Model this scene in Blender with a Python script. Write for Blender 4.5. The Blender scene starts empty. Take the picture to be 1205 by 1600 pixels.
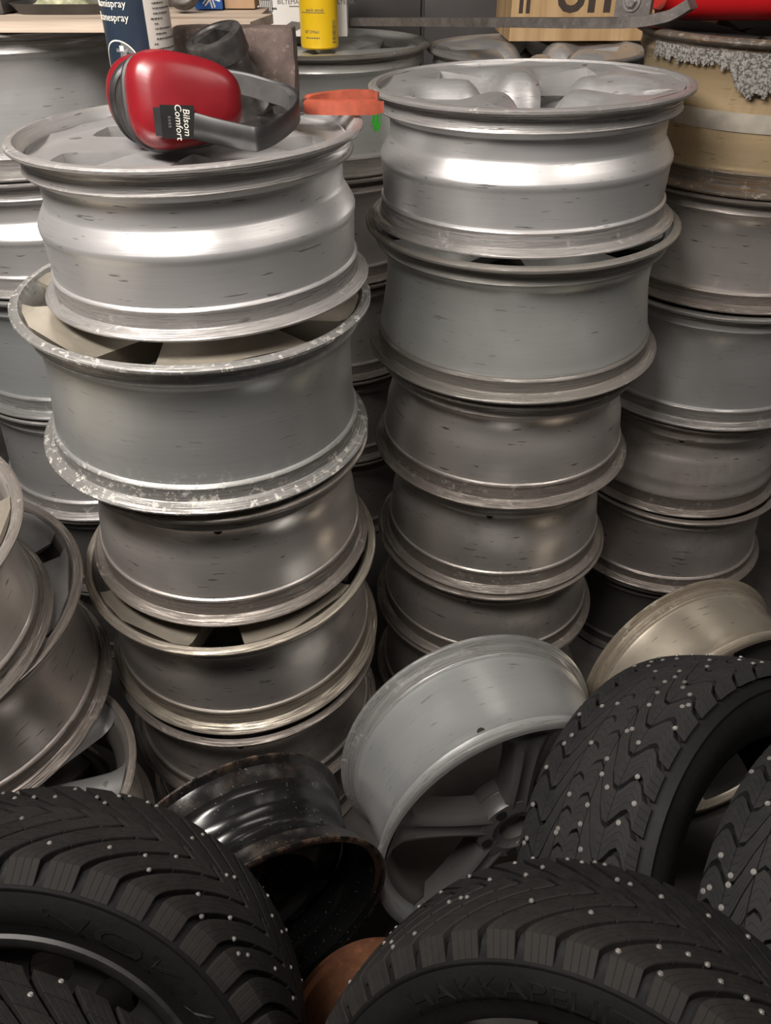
import bpy, bmesh, math, random
from mathutils import Vector, Matrix, noise as mnoise
random.seed(7)
PI = math.pi
S = bpy.context.scene
COL = S.collection

# ------------------------------------------------------------------ camera, light, exposure
cam_d = bpy.data.cameras.new('camera'); cam = bpy.data.objects.new('camera', cam_d); COL.objects.link(cam)
cam.location = (0, 0, 1.47); cam.rotation_euler = (math.radians(90 - 37.294), 0, 0)
cam_d.sensor_fit = 'VERTICAL'; cam_d.sensor_height = 36.0; cam_d.lens = 36.0 * 1238.9 / 1600.0
cam_d.clip_start = 0.02; cam_d.clip_end = 60
S.camera = cam
W = bpy.data.worlds.new('room_ambient'); S.world = W; W.use_nodes = True
bg = W.node_tree.nodes['Background']; bg.inputs[0].default_value = (1.0, 0.93, 0.88, 1); bg.inputs[1].default_value = 0.055
def area(name, loc, target, sx, sy, power, col):
    d = bpy.data.lights.new(name, 'AREA'); d.shape = 'RECTANGLE'; d.size = sx; d.size_y = sy; d.energy = power; d.color = col
    o = bpy.data.objects.new(name, d); COL.objects.link(o); o.location = loc
    o.rotation_euler = (Vector(target) - Vector(loc)).to_track_quat('-Z', 'Y').to_euler(); return o
area('ceiling_tube_light', (-0.66, 0.30, 2.22), (-0.05, 1.2, 1.0), 1.15, 0.26, 43, (1.0, 0.935, 0.875))
area('ceiling_tube_light_far', (1.1, 0.5, 2.5), (0.3, 1.4, 0.9), 1.2, 0.3, 8, (1.0, 0.92, 0.85))
S.view_settings.view_transform = 'Standard'; S.view_settings.look = 'None'
S.view_settings.gamma = 1.0; S.view_settings.use_curve_mapping = False
S.view_settings.exposure = 0.12

# ------------------------------------------------------------------ material helpers
class N:
    def __init__(s, name):
        s.m = bpy.data.materials.new(name); s.m.use_nodes = True; s.t = s.m.node_tree; s.b = s.t.nodes['Principled BSDF']
        s.obj = s.t.nodes.new('ShaderNodeTexCoord').outputs['Object']
        s.rnd = s.t.nodes.new('ShaderNodeObjectInfo').outputs['Random']
    def new(s, k, **kw):
        n = s.t.nodes.new(k)
        for a, v in kw.items(): setattr(n, a, v)
        return n
    def link(s, a, b): s.t.links.new(a, b)
    def setv(s, sock, v):
        if hasattr(v, 'is_output') or hasattr(v, 'links'): s.link(v, sock)
        else: sock.default_value = v
    def coords(s, scale=(1, 1, 1), rot=(0, 0, 0), jitter=True):
        m = s.new('ShaderNodeMapping'); s.link(s.obj, m.inputs[0]); m.inputs['Scale'].default_value = scale; m.inputs['Rotation'].default_value = rot
        if jitter:
            c = s.new('ShaderNodeMath', operation='MULTIPLY'); s.link(s.rnd, c.inputs[0]); c.inputs[1].default_value = 37.0
            s.link(c.outputs[0], m.inputs['Location'])
        return m.outputs[0]
    def ring(s, sxy, sarc):
        # x, y around the wheel and arc length along its profile: marks run round the rim
        sp = s.new('ShaderNodeSeparateXYZ'); s.link(s.obj, sp.inputs[0]); cb = s.new('ShaderNodeCombineXYZ')
        j = s.math('MULTIPLY', s.rnd, 37.0)
        s.link(s.math('ADD', s.math('MULTIPLY', sp.outputs[0], sxy), j), cb.inputs[0]); s.link(s.math('ADD', s.math('MULTIPLY', sp.outputs[1], sxy), j), cb.inputs[1])
        s.link(s.math('ADD', s.math('MULTIPLY', s.attr('arc'), sarc), j), cb.inputs[2]); return cb.outputs[0]
    def noise(s, scale, detail=3, rough=0.55, vec=None, jitter=True):
        n = s.new('ShaderNodeTexNoise'); n.inputs['Scale'].default_value = scale; n.inputs['Detail'].default_value = detail
        n.inputs['Roughness'].default_value = rough; s.link(vec if vec is not None else s.coords(jitter=jitter), n.inputs['Vector'])
        return n.outputs['Fac']
    def ramp(s, fac, lo, hi):
        r = s.new('ShaderNodeMapRange'); r.clamp = True; s.link(fac, r.inputs[0]); r.inputs[1].default_value = lo; r.inputs[2].default_value = hi
        return r.outputs[0]
    def math(s, op, a, b=0.0):
        n = s.new('ShaderNodeMath', operation=op); n.use_clamp = False; s.setv(n.inputs[0], a); s.setv(n.inputs[1], b); return n.outputs[0]
    def mix(s, fac, a, b):
        n = s.new('ShaderNodeMix', data_type='RGBA'); s.setv(n.inputs[0], fac); s.setv(n.inputs[6], a); s.setv(n.inputs[7], b); return n.outputs[2]
    def fmix(s, fac, a, b):
        n = s.new('ShaderNodeMix', data_type='FLOAT'); s.setv(n.inputs[0], fac); s.setv(n.inputs[2], a); s.setv(n.inputs[3], b); return n.outputs[0]
    def attr(s, name):
        a = s.new('ShaderNodeAttribute'); a.attribute_name = name; return a.outputs['Fac']
    def bump(s, h, strength, dist=0.001):
        b = s.new('ShaderNodeBump'); b.inputs['Strength'].default_value = strength; b.inputs['Distance'].default_value = dist
        s.link(h, b.inputs['Height']); s.link(b.outputs[0], s.b.inputs['Normal'])
    def out(s, col=None, rough=None, metal=None, **kw):
        if col is not None: s.setv(s.b.inputs['Base Color'], col)
        if rough is not None: s.setv(s.b.inputs['Roughness'], rough)
        if metal is not None: s.setv(s.b.inputs['Metallic'], metal)
        for k, v in kw.items(): s.setv(s.b.inputs[k], v)
        return s.m
def c4(r, g, b): return (r, g, b, 1.0)
def simple(name, col, rough=0.5, metal=0.0, var=0.12, scale=30, **kw):
    n = N(name); f = n.noise(scale, 4)
    d = tuple(x * (1 - var * 2) for x in col) + (1,); l = tuple(min(1, x * (1 + var)) for x in col) + (1,)
    return n.out(n.mix(n.ramp(f, .3, .7), d, l), rough, metal, **kw)

def mat_alloy(name, col, rough=0.38, metal=0.75, dirt=0.35, dcol=(0.07, 0.058, 0.048), corro=0.5, spots=0.3, wcol=None, wamt=0.0):
    n = N(name)
    base = c4(*col); dk = c4(*dcol)
    st = n.noise(1.0, 5, .6, n.ring(9, 300))                      # fine turned lines
    bl = n.noise(7, 5, .6)                                               # dirt blotches
    streak = n.noise(1.0, 4, .6, n.coords((70, 70, 10)))                 # vertical runs
    c = n.mix(n.math('MULTIPLY', n.ramp(st, .35, .75), .16), base, c4(*[x * .55 for x in col]))
    dm = n.math('MULTIPLY', n.ramp(n.math('ADD', n.math('MULTIPLY', bl, .7), n.math('MULTIPLY', streak, .3)), .66 - .3 * dirt, .9 - .2 * dirt), dirt)
    c = n.mix(dm, c, dk)
    # scratches and black marks
    sp = n.noise(1.0, 2, .5, n.ring(26, 240))
    sm = n.math('MULTIPLY', n.ramp(sp, .68, .72), spots)
    c = n.mix(sm, c, c4(.02, .018, .016))
    # worn flange and bead seat: grime with pale oxide flakes
    w = n.attr('wear')
    if wcol: c = n.mix(n.math('MULTIPLY', n.ramp(w, .25, .6), wamt), c, c4(*wcol))
    g1 = n.noise(1.0, 4, .6, n.ring(16, 420))
    gm = n.math('MULTIPLY', n.math('MULTIPLY', n.ramp(g1, .43, .58), n.ramp(w, .15, .75)), min(.95, .55 + .55 * dirt))
    c = n.mix(gm, c, c4(*[x * .8 for x in dcol]))
    ox = n.noise(95, 5, .7)
    ob = n.noise(18, 3, .6)
    om = n.math('MULTIPLY', n.math('MULTIPLY', n.ramp(ox, .54, .60), n.ramp(ob, .62 - .3 * corro, .72 - .2 * corro)), n.math('MULTIPLY', w, corro))
    c = n.mix(om, c, c4(.62, .59, .54))
    r = n.math('ADD', n.math('ADD', n.math('MULTIPLY', n.ramp(bl, .3, .7), .14), rough - .06), n.math('MULTIPLY', n.math('ADD', n.math('ADD', dm, gm), om), .35))
    mt = n.math('MULTIPLY', metal, n.math('SUBTRACT', 1.0, n.math('MINIMUM', n.math('ADD', n.math('ADD', dm, gm), om), .9)))
    n.bump(n.math('ADD', n.math('ADD', n.math('MULTIPLY', st, .25), n.math('MULTIPLY', om, 1.2)), n.math('MULTIPLY', gm, .7)), .35, .0012)
    return n.out(c, r, mt)

M = {}
GR = (.17, .135, .105)
M['silver'] = mat_alloy('silver_paint', (.70, .69, .685), .36, .74, .14, corro=.35, spots=.55, wcol=GR, wamt=.35)
M['silver2'] = mat_alloy('silver_paint_scuffed', (.66, .65, .645), .37, .74, .24, corro=.45, spots=.6, wcol=GR, wamt=.35)
M['grey'] = mat_alloy('grey_cast_alloy', (.54, .54, .535), .38, .68, .20, corro=.3, spots=.4, wcol=GR, wamt=.45)
M['greylight'] = mat_alloy('pale_grey_green_alloy', (.64, .655, .63), .38, .68, .24, (.12, .10, .08), corro=.3, spots=.4, wcol=GR, wamt=.65)
M['spokedark'] = mat_alloy('brake_dusted_spokes', (.20, .195, .19), .38, .6, .4, corro=.2, spots=.3)
M['greyflake'] = mat_alloy('grey_alloy_flaking', (.50, .51, .50), .38, .68, .18, corro=1.0, spots=.3, wcol=GR, wamt=.3)
M['dirty'] = mat_alloy('dirty_alloy', (.68, .64, .605), .35, .77, .36, (.11, .09, .072), corro=.45, spots=.8, wcol=GR, wamt=.6)
M['dirtier'] = mat_alloy('brake_dust_alloy', (.61, .565, .53), .36, .75, .45, (.10, .08, .067), corro=.35, spots=.8, wcol=GR, wamt=.6)
M['creamlip'] = mat_alloy('cream_edged_alloy', (.61, .565, .53), .36, .75, .42, (.10, .08, .067), corro=.2, spots=.8, wcol=(.46, .41, .32), wamt=.8)
M['warm'] = mat_alloy('champagne_alloy', (.60, .54, .44), .33, .72, .40, (.14, .10, .06), corro=.4, spots=.5, wcol=GR, wamt=.4)
M['gold'] = mat_alloy('amber_stained_alloy', (.48, .37, .22), .34, .55, .75, (.15, .085, .035), corro=.45, spots=.5, wcol=(.13, .122, .112), wamt=.95)
M['bluegrey'] = mat_alloy('blue_grey_paint', (.42, .435, .435), .33, .5, .16, corro=.3, spots=.5, wcol=GR, wamt=.25)
M['innerdust'] = mat_alloy('brake_dust_inside', (.12, .108, .098), .5, .4, .5, corro=.1, spots=.2)
M['darkrim'] = simple('sooty_black_rim', (.030, .029, .028), .45, .3, .25, 25)
M['band'] = simple('bare_pale_band', (.55, .50, .42), .45, .4)
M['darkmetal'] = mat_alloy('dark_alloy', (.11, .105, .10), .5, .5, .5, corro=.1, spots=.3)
M['hole'] = simple('hole_shade_black', (.012, .011, .01), .8)  # for solid discs: the dark inside each hole is put into the colour
M['blacksteel'] = None
def mat_blacksteel():
    n = N('black_enamel_rusty_edge'); w = n.attr('wear'); f = n.noise(45, 5, .65); f2 = n.noise(9, 3)
    rm = n.math('MULTIPLY', n.math('MULTIPLY', n.ramp(f, .42, .6), w), n.ramp(f2, .3, .6))
    fine = n.noise(220, 2, .5)
    c = n.mix(n.math('MULTIPLY', n.ramp(fine, .70, .73), .6), c4(.008, .008, .008), c4(.25, .22, .19))
    c = n.mix(rm, c, n.mix(n.ramp(f, .45, .7), c4(.06, .028, .014), c4(.20, .13, .085)))
    n.bump(rm, .4); return n.out(c, n.fmix(rm, .2, .85), 0.0)
M['blacksteel'] = mat_blacksteel()
def mat_rubber(name, col, dirt, dcol, rough=.62, sipe=None, dscale=9):
    n = N(name); f = n.noise(dscale, 4, .6, n.coords(jitter=False)); f2 = n.noise(130, 3, .6)
    dm = n.math('MULTIPLY', n.ramp(n.math('ADD', n.math('MULTIPLY', f, .75), n.math('MULTIPLY', f2, .25)), .40, .68), dirt)
    c = n.mix(dm, c4(*col), c4(*dcol))
    h = n.math('MULTIPLY', f2, .4)
    if sipe:
        a = n.attr('sipe')
        h = n.math('SUBTRACT', h, n.math('MULTIPLY', n.ramp(n.math('ABSOLUTE', n.math('SINE', n.math('MULTIPLY', a, sipe))), .22, .05), 1.6))
    n.bump(h, .6, .0012)
    return n.out(c, n.fmix(dm, rough, .9), 0.0, **{'Specular IOR Level': .25})
M['rubber'] = mat_rubber('tyre_rubber', (.0065, .0064, .0065), .35, (.016, .0155, .015))
M['tread'] = mat_rubber('tread_rubber_muddy', (.0075, .0073, .0072), .6, (.030, .026, .0225), sipe=PI)
M['treaddust'] = mat_rubber('tread_rubber_dusty', (.017, .0168, .0168), .7, (.036, .035, .034), .68, sipe=PI)
M['letter'] = mat_rubber('raised_lettering_rubber', (.009, .009, .009), .2, (.02, .019, .018), .5)
M['stud'] = simple('stud_steel', (.55, .53, .50), .35, .7)
M['studgrit'] = simple('stud_flange', (.30, .285, .27), .5, .6)
def mat_rust(name, a, b, rough=.8, scale=25):
    n = N(name); f = n.noise(scale, 6, .68); f2 = n.noise(scale * 5, 3, .6)
    c = n.mix(n.ramp(f, .35, .65), c4(*a), c4(*b)); c = n.mix(n.math('MULTIPLY', n.ramp(f2, .6, .72), .5), c, c4(*[x * 1.7 for x in b]))
    n.bump(n.math('ADD', f, n.math('MULTIPLY', f2, .5)), .5, .002); return n.out(c, rough, .15)
M['rustblock'] = mat_rust('brown_rusty_steel', (.085, .060, .052), (.17, .125, .108))
M['rustdrum'] = mat_rust('orange_rust', (.11, .042, .018), (.21, .085, .04), scale=14)
M['red'] = simple('red_plastic', (.20, .008, .013), .3, 0, .12, 14)
M['red2'] = simple('bright_red_paint', (.55, .008, .012), .35, 0, .08, 8)
M['blackplastic'] = simple('black_plastic', (.026, .025, .025), .42, 0, .2, 40)
M['cushion'] = simple('black_foam_vinyl', (.03, .027, .026), .5, 0, .2, 30)
M['greyfoam'] = simple('grey_band_pad', (.075, .072, .07), .6, 0, .15, 40)
M['tagblack'] = simple('label_black', (.012, .012, .012), .4)
M['cream'] = simple('cream_print', (.72, .68, .60), .6, 0, .06)
M['grip'] = simple('orange_red_grip', (.36, .075, .04), .5, 0, .15, 60)
M['steel'] = simple('worn_tool_steel', (.30, .28, .265), .42, .8, .2, 60)
M['sock'] = simple('phosphate_steel', (.115, .108, .103), .42, .7, .25, 60)
M['navy'] = simple('navy_can_print', (.022, .034, .055), .35, .2, .1, 20)
M['whitecan'] = simple('white_can_print', (.62, .585, .53), .4, .1, .06, 12)
M['silverprint'] = simple('silver_print', (.42, .42, .43), .3, .7, .1)
M['tinprint'] = simple('dark_small_print', (.09, .085, .08), .6)
M['yellow'] = simple('yellow_can_paint', (.78, .50, .012), .32, .05, .05, 10)
M['white'] = simple('white_carton', (.78, .76, .735), .6, 0, .04, 10)
M['card'] = simple('brown_cardboard', (.36, .235, .135), .8, 0, .1, 18)
M['blue'] = simple('blue_carton', (.012, .075, .27), .45, 0, .08, 10)
M['drawing'] = simple('engraved_drawing_grey', (.12, .115, .11), .6)
M['bar'] = mat_rust('dark_forged_bar', (.085, .075, .068), (.15, .135, .125), .48, 30)
M['greenpaint'] = simple('green_spray_mark', (.05, .52, .04), .5)
M['greenbag'] = simple('printed_green_foil', (.42, .42, .27), .35, .2, .3, 60)
M['dustdark'] = simple('dark_grey_plastic', (.06, .055, .05), .5, 0, .2, 20)
M['pink'] = simple('pink_print', (.5, .12, .12), .5)
def mat_wood(name, a, b, sx=2, sy=40, sz=60):
    n = N(name); f = n.noise(1.0, 5, .6, n.coords((sx, sy, sz))); c = n.mix(n.ramp(f, .35, .7), c4(*a), c4(*b))
    n.bump(f, .25); return n.out(c, .7, 0)
M['wood'] = mat_wood('pale_worn_plank', (.30, .22, .16), (.60, .50, .40))
M['ply'] = mat_wood('plywood_crate', (.42, .26, .12), (.62, .43, .23), 30, 40, 2)
M['stencil'] = simple('brown_black_stencil', (.055, .038, .028), .7)
def mat_conc():
    n = N('oil_stained_concrete'); f = n.noise(3, 6, .6); f2 = n.noise(60, 4)
    c = n.mix(n.ramp(f, .35, .65), c4(.035, .031, .028), c4(.10, .092, .085)); n.bump(f2, .4, .003); return n.out(c, .85, 0)
M['floor'] = mat_conc()
M['wall'] = simple('dim_brown_wall', (.055, .048, .044), .8, 0, .2, 4)
M['cabinet'] = simple('dark_grey_cabinet', (.075, .068, .065), .5, .2, .12, 6)

# ------------------------------------------------------------------ geometry helpers
def mesh_obj(name, verts, faces, mat, parent=None, smooth=True, ang=38, wear=None, sipe=None, arc=None, mats=None, fm=None):
    me = bpy.data.meshes.new(name); me.from_pydata([tuple(v) for v in verts], [], faces); me.update()
    bm = bmesh.new(); bm.from_mesh(me); bmesh.ops.recalc_face_normals(bm, faces=bm.faces); bm.to_mesh(me); bm.free()
    if smooth:
        me.polygons.foreach_set('use_smooth', [True] * len(me.polygons)); me.set_sharp_from_angle(angle=math.radians(ang))
    if wear is not None:
        a = me.attributes.new('wear', 'FLOAT', 'POINT'); a.data.foreach_set('value', wear)
    if arc is not None:
        a = me.attributes.new('arc', 'FLOAT', 'POINT'); a.data.foreach_set('value', arc)
    if sipe is not None:
        a = me.attributes.new('sipe', 'FLOAT', 'POINT'); a.data.foreach_set('value', sipe)
    me.materials.append(mat)
    for x in (mats or []): me.materials.append(x)
    if fm: me.polygons.foreach_set('material_index', fm)
    o = bpy.data.objects.new(name, me); COL.objects.link(o)
    if parent: o.parent = parent
    return o
def share(src, parent, rotz=0.0, loc=(0, 0, 0)):
    o = bpy.data.objects.new(src.name.split('.')[0], src.data); COL.objects.link(o); o.parent = parent; o.rotation_euler = (0, 0, rotz); o.location = loc
    for k in src.keys():
        if k == 'kind': o[k] = src[k]
    return o
def thing(name, label, cat, loc=(0, 0, 0), group=None, mat=None):
    o = bpy.data.objects.new(name, None); COL.objects.link(o); o.empty_display_size = .05
    if mat is not None: o.matrix_world = mat
    else: o.location = loc
    o['label'] = label; o['category'] = cat
    if group: o['group'] = group
    return o
def tag(o, label, cat, group=None):
    o['label'] = label; o['category'] = cat
    if group: o['group'] = group
    return o
def frame(c, z, up=(0, 0, 1)):
    z = Vector(z).normalized(); up = Vector(up)
    y = up - z * up.dot(z)
    if y.length < .2: y = Vector((0, 1, 0)) - z * z.y
    y.normalize(); x = y.cross(z)
    m = Matrix((x, y, z)).transposed().to_4x4(); m.translation = Vector(c); return m
def lathe(prof, seg=96, closed=False):
    """prof: list of (r, z[, wear]); returns verts, faces, wear"""
    V, F, Wr = [], [], []
    n = len(prof)
    for i in range(seg):
        a = 2 * PI * i / seg; ca, sa = math.cos(a), math.sin(a)
        for p in prof: V.append((p[0] * ca, p[0] * sa, p[1])); Wr.append(p[2] if len(p) > 2 else 0.0)
    for i in range(seg):
        j = (i + 1) % seg
        for k in range(n if closed else n - 1):
            k2 = (k + 1) % n
            F.append((i * n + k, j * n + k, j * n + k2, i * n + k2))
    return V, F, Wr
def box_vf(x0, x1, y0, y1, z0, z1):
    V = [(x, y, z) for x in (x0, x1) for y in (y0, y1) for z in (z0, z1)]
    F = [(0, 1, 3, 2), (4, 6, 7, 5), (0, 4, 5, 1), (2, 3, 7, 6), (0, 2, 6, 4), (1, 5, 7, 3)]
    return V, F
def box(name, b, mat, parent=None, bev=0.0, jit=0.0):
    V, F = box_vf(*b); o = mesh_obj(name, V, F, mat, parent, smooth=False)
    if bev:
        bm = bmesh.new(); bm.from_mesh(o.data); bmesh.ops.bevel(bm, geom=bm.edges[:], offset=bev, segments=2, affect='EDGES', profile=.6); bm.to_mesh(o.data); bm.free()
        o.data.polygons.foreach_set('use_smooth', [True] * len(o.data.polygons)); o.data.set_sharp_from_angle(angle=math.radians(50))
    return o
def rough_up(o, amp, scale):
    for v in o.data.vertices:
        v.co += Vector(mnoise.noise_vector(v.co * scale)) * amp
def loft(rings, cap=True):
    n = len(rings[0]); V = [p for r in rings for p in r]; F = []
    for i in range(len(rings) - 1):
        for k in range(n): F.append((i * n + k, i * n + (k + 1) % n, (i + 1) * n + (k + 1) % n, (i + 1) * n + k))
    if cap: F += [tuple(range(n - 1, -1, -1)), tuple(range((len(rings) - 1) * n, len(rings) * n))]
    return V, F
def catmull(P, n):
    P = [Vector(p) for p in P]; P = [P[0] * 2 - P[1]] + P + [P[-1] * 2 - P[-2]]; out = []
    for i in range(1, len(P) - 2):
        for k in range(n):
            t = k / n; a, b, c, d = P[i - 1:i + 3]
            out.append(.5 * ((2 * b) + (c - a) * t + (2 * a - 5 * b + 4 * c - d) * t * t + (3 * b - a - 3 * c + d) * t ** 3))
    out.append(P[-2]); return out
def strip(path, up, width, thick, wfun=None):
    """flat strap swept along path; width measured along up"""
    rings = []; up = Vector(up)
    for i, p in enumerate(path):
        t = (path[min(i + 1, len(path) - 1)] - path[max(i - 1, 0)]).normalized()
        u = (up - t * up.dot(t)).normalized(); s = t.cross(u)
        w = width * (wfun(i / (len(path) - 1)) if wfun else 1) / 2; h = thick / 2
        rings.append([p + u * w * .9 + s * h, p + u * w, p + u * w * .9 - s * h, p - u * w * .9 - s * h, p - u * w, p - u * w * .9 + s * h])
    return loft(rings)
def tube(path, rf, seg=12):
    rings = []; prev = None
    for i, p in enumerate(path):
        t = (path[min(i + 1, len(path) - 1)] - path[max(i - 1, 0)]).normalized()
        u = prev if prev else (Vector((0, 0, 1)) if abs(t.z) < .9 else Vector((1, 0, 0)))
        u = (u - t * u.dot(t)).normalized(); prev = u; s = t.cross(u); r = rf(i / (len(path) - 1))
        rings.append([p + (u * math.cos(2 * PI * k / seg) + s * math.sin(2 * PI * k / seg)) * r for k in range(seg)])
    return loft(rings)
def text_vf(body, size, extrude=0.0, align='CENTER', shear=0.0, res=3, bold=0.0):
    cu = bpy.data.curves.new('txt', 'FONT'); cu.body = body; cu.size = size; cu.extrude = extrude; cu.align_x = align; cu.align_y = 'CENTER'
    cu.offset = bold; cu.shear = shear; cu.resolution_u = res
    ob = bpy.data.objects.new('txt', cu); COL.objects.link(ob); bpy.context.view_layer.update()
    me = bpy.data.meshes.new_from_object(ob.evaluated_get(bpy.context.evaluated_depsgraph_get()))
    V = [v.co.copy() for v in me.vertices]; F = [tuple(p.vertices) for p in me.polygons]
    bpy.data.objects.remove(ob); bpy.data.curves.remove(cu); bpy.data.meshes.remove(me)
    return V, F
def text(name, body, size, mat, parent, f, extrude=0.0004, **kw):
    V, F = text_vf(body, size, extrude, **kw)
    return mesh_obj(name, [f(v) for v in V], F, mat, parent, smooth=False)

# ------------------------------------------------------------------ the setting
o = box('floor', (-2.2, 2.2, -.8, 2.9, -.06, 0), M['floor']); o['kind'] = 'structure'
o = box('wall_back', (-2.2, 2.2, 2.85, 2.95, 0, 2.8), M['wall']); o['kind'] = 'structure'

# ------------------------------------------------------------------ wheels
# outside profile of each kind: (fraction of width from the face side, radius / R, wear)
LIPA = [(.0, .950, .5), (.0, .972, .7), (.004, .990, .8), (.014, 1.0, .9), (.030, .999, .9), (.042, .990, .9), (.050, .972, .8), (.058, .952, .8), (.072, .938, .7)]
LIPB = [(.940, .936, .9), (.952, .950, .9), (.960, .972, .9), (.968, .990, 1), (.980, 1.0, 1), (.992, .998, 1), (1.0, .985, .9), (1.0, .955, .6)]
BODY = {
 'step':   [(.09, .932, .5), (.150, .934, .6), (.162, .940, .6), (.174, .934, .5), (.19, .905, .2), (.215, .878, .1), (.25, .868, 0), (.35, .868, 0), (.372, .871, 0), (.384, .876, 0), (.44, .906, 0), (.492, .930, 0), (.504, .934, 0), (.535, .933, 0), (.548, .929, 0), (.57, .926, 0), (.80, .918, 0), (.815, .920, .2), (.825, .932, .4), (.835, .936, .5), (.85, .934, .7), (.86, .930, .8)],
 'smooth': [(.09, .934, .5), (.125, .936, .4), (.14, .941, .4), (.155, .935, .3), (.17, .922, .1), (.20, .905, 0), (.28, .890, 0), (.36, .884, 0), (.42, .886, 0), (.50, .890, 0), (.60, .896, 0), (.70, .902, 0), (.80, .908, .1), (.83, .914, .3), (.84, .930, .5), (.85, .936, .6), (.865, .933, .8), (.88, .930, .8)],
 'flare':  [(.09, .934, .6), (.125, .936, .5), (.14, .941, .5), (.155, .935, .4), (.17, .918, .2), (.19, .895, .1), (.23, .878, 0), (.30, .868, 0), (.38, .865, 0), (.47, .870, 0), (.56, .880, 0), (.65, .892, 0), (.74, .905, 0), (.82, .917, .3), (.835, .921, .6), (.845, .932, .8), (.855, .936, .8), (.87, .933, .9), (.885, .930, .9)],
 'deep':   [(.09, .930, .6), (.13, .932, .5), (.145, .937, .5), (.16, .930, .3), (.18, .900, .1), (.21, .866, 0), (.25, .850, 0), (.34, .848, 0), (.40, .856, 0), (.47, .878, 0), (.55, .897, 0), (.65, .908, .05), (.74, .915, .1), (.79, .921, .3), (.80, .933, .5), (.815, .937, .6), (.83, .931, .8), (.86, .928, .9)],
 'double': [(.09, .930, .5), (.14, .933, .5), (.16, .940, .5), (.18, .930, .3), (.20, .880, .1), (.24, .845, 0), (.36, .842, 0), (.42, .865, 0), (.46, .885, 0), (.60, .895, 0), (.63, .908, .1), (.68, .912, .1), (.76, .918, .2), (.80, .935, .4), (.82, .938, .5), (.84, .930, .7)],
}
def rim_profile(R, w, kind):
    pts = LIPA + BODY[kind] + LIPB
    out = [(r * R, w / 2 - s * w, we) for s, r, we in pts]
    inn = [(.93, .965, .3), (.915, .90, .1), (.905, .80, 0), (.885, .60, 0), (.865, .50, 0), (.822, .40, 0), (.818, .26, 0), (.835, .20, 0), (.872, .155, 0), (.898, .135, 0), (.905, .085, .1), (.925, .045, .2), (.942, .015, .4)]
    return out + [(r * R, w / 2 - s * w, we) for r, s, we in inn]
def dmax(q):
    T = [(.0, 9), (.800, 9), (.812, .24), (.828, .19), (.868, .145), (.892, .125), (.900, .08), (.920, .042), (.935, .014), (.95, .004), (1, .004)]
    for (a, b), (c, d) in zip(T, T[1:]):
        if q <= c: return .86 * (b + (d - b) * (q - a) / (c - a))
    return .004
def spoke_mesh(name, R, w, mat, parent, st):
    r0, r1 = .14 * R, st.get('r1', .932) * R
    nu, nv = 16, 8; V, F = [], []
    for i in range(nu + 1):
        u = i / nu; r = r0 + (r1 - r0) * u
        hw = st['w'](u) * R; zt = w / 2 - st['z'](u); th = st.get('t', .022)
        top, bot = [], []
        for k in range(nv + 1):
            v = -1 + 2 * k / nv
            dm = st['dome'](u) if callable(st.get('dome')) else st.get('dome', .008)
            y = hw * v; x = math.sqrt(max(1e-9, r * r - y * y)) if u > .35 else r
            q = math.hypot(x, y) / R; lo = w / 2 - dmax(q) * w
            z = max(lo, zt - dm * abs(v) ** 2.4 - (st['groove'] * math.exp(-(v / .45) ** 4) if 'groove' in st else 0))
            top.append((x, y, z)); bot.append((x, y * .97, min(z - .001, max(lo - .004, zt - th))))
        V += top + bot[::-1]
    m = 2 * (nv + 1)
    for i in range(nu):
        for k in range(m): F.append((i * m + k, i * m + (k + 1) % m, (i + 1) * m + (k + 1) % m, (i + 1) * m + k))
    F += [tuple(range(m)), tuple(range(nu * m, nu * m + m))]
    return mesh_obj(name, V, F, mat, parent, ang=40, wear=[.2] * len(V), arc=[v[2] for v in V])
def sstep(u, a, b):
    t = max(0.0, min(1.0, (u - a) / (b - a))); return t * t * (3 - 2 * t)
STY = {
 'five':  dict(n=5, w=lambda u: .17 + .05 * (2 * u - 1) ** 2 + .12 * u, z=lambda u: .022 - .006 * u, dome=.006, hub=.25, hz=.030, lug=5, r1=.902),
 'flat':  dict(n=5, w=lambda u: .15 + .07 * u + .33 * sstep(u, .70, .97), z=lambda u: .019, dome=.002, hub=.27, hz=.022, lug=5, r1=.898, t=.05),
 'petal': dict(n=5, w=lambda u: .125 + .06 * u + .36 * sstep(u, .62, .97), z=lambda u: .060 - .058 * sstep(u, .02, .34) + .004 * sstep(u, .6, .95), dome=lambda u: .020 * (1 - sstep(u, .6, .92)) + .002, hub=.20, hz=.062, lug=5, t=.045),
 'star':  dict(n=5, w=lambda u: .105 - .035 * math.sin(u * PI) + .03 * u + .10 * sstep(u, .86, 1), z=lambda u: .016 - .012 * u, dome=.010, groove=.007, hub=.27, hz=.018, lug=5, t=.055),
 'blade': dict(n=7, w=lambda u: .08 + .25 * u, z=lambda u: .022 - .018 * u, dome=.014, hub=.24, hz=.032, lug=5),
 'wide':  dict(n=5, w=lambda u: .16 + .24 * u, z=lambda u: .022 - .018 * u, dome=.004, hub=.27, hz=.024, lug=5, t=.04),
 'many':  dict(n=7, w=lambda u: .06 + .14 * u, z=lambda u: .034 - .030 * u, dome=.022, hub=.26, hz=.036, lug=5),
}
WHEELS = []
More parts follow.
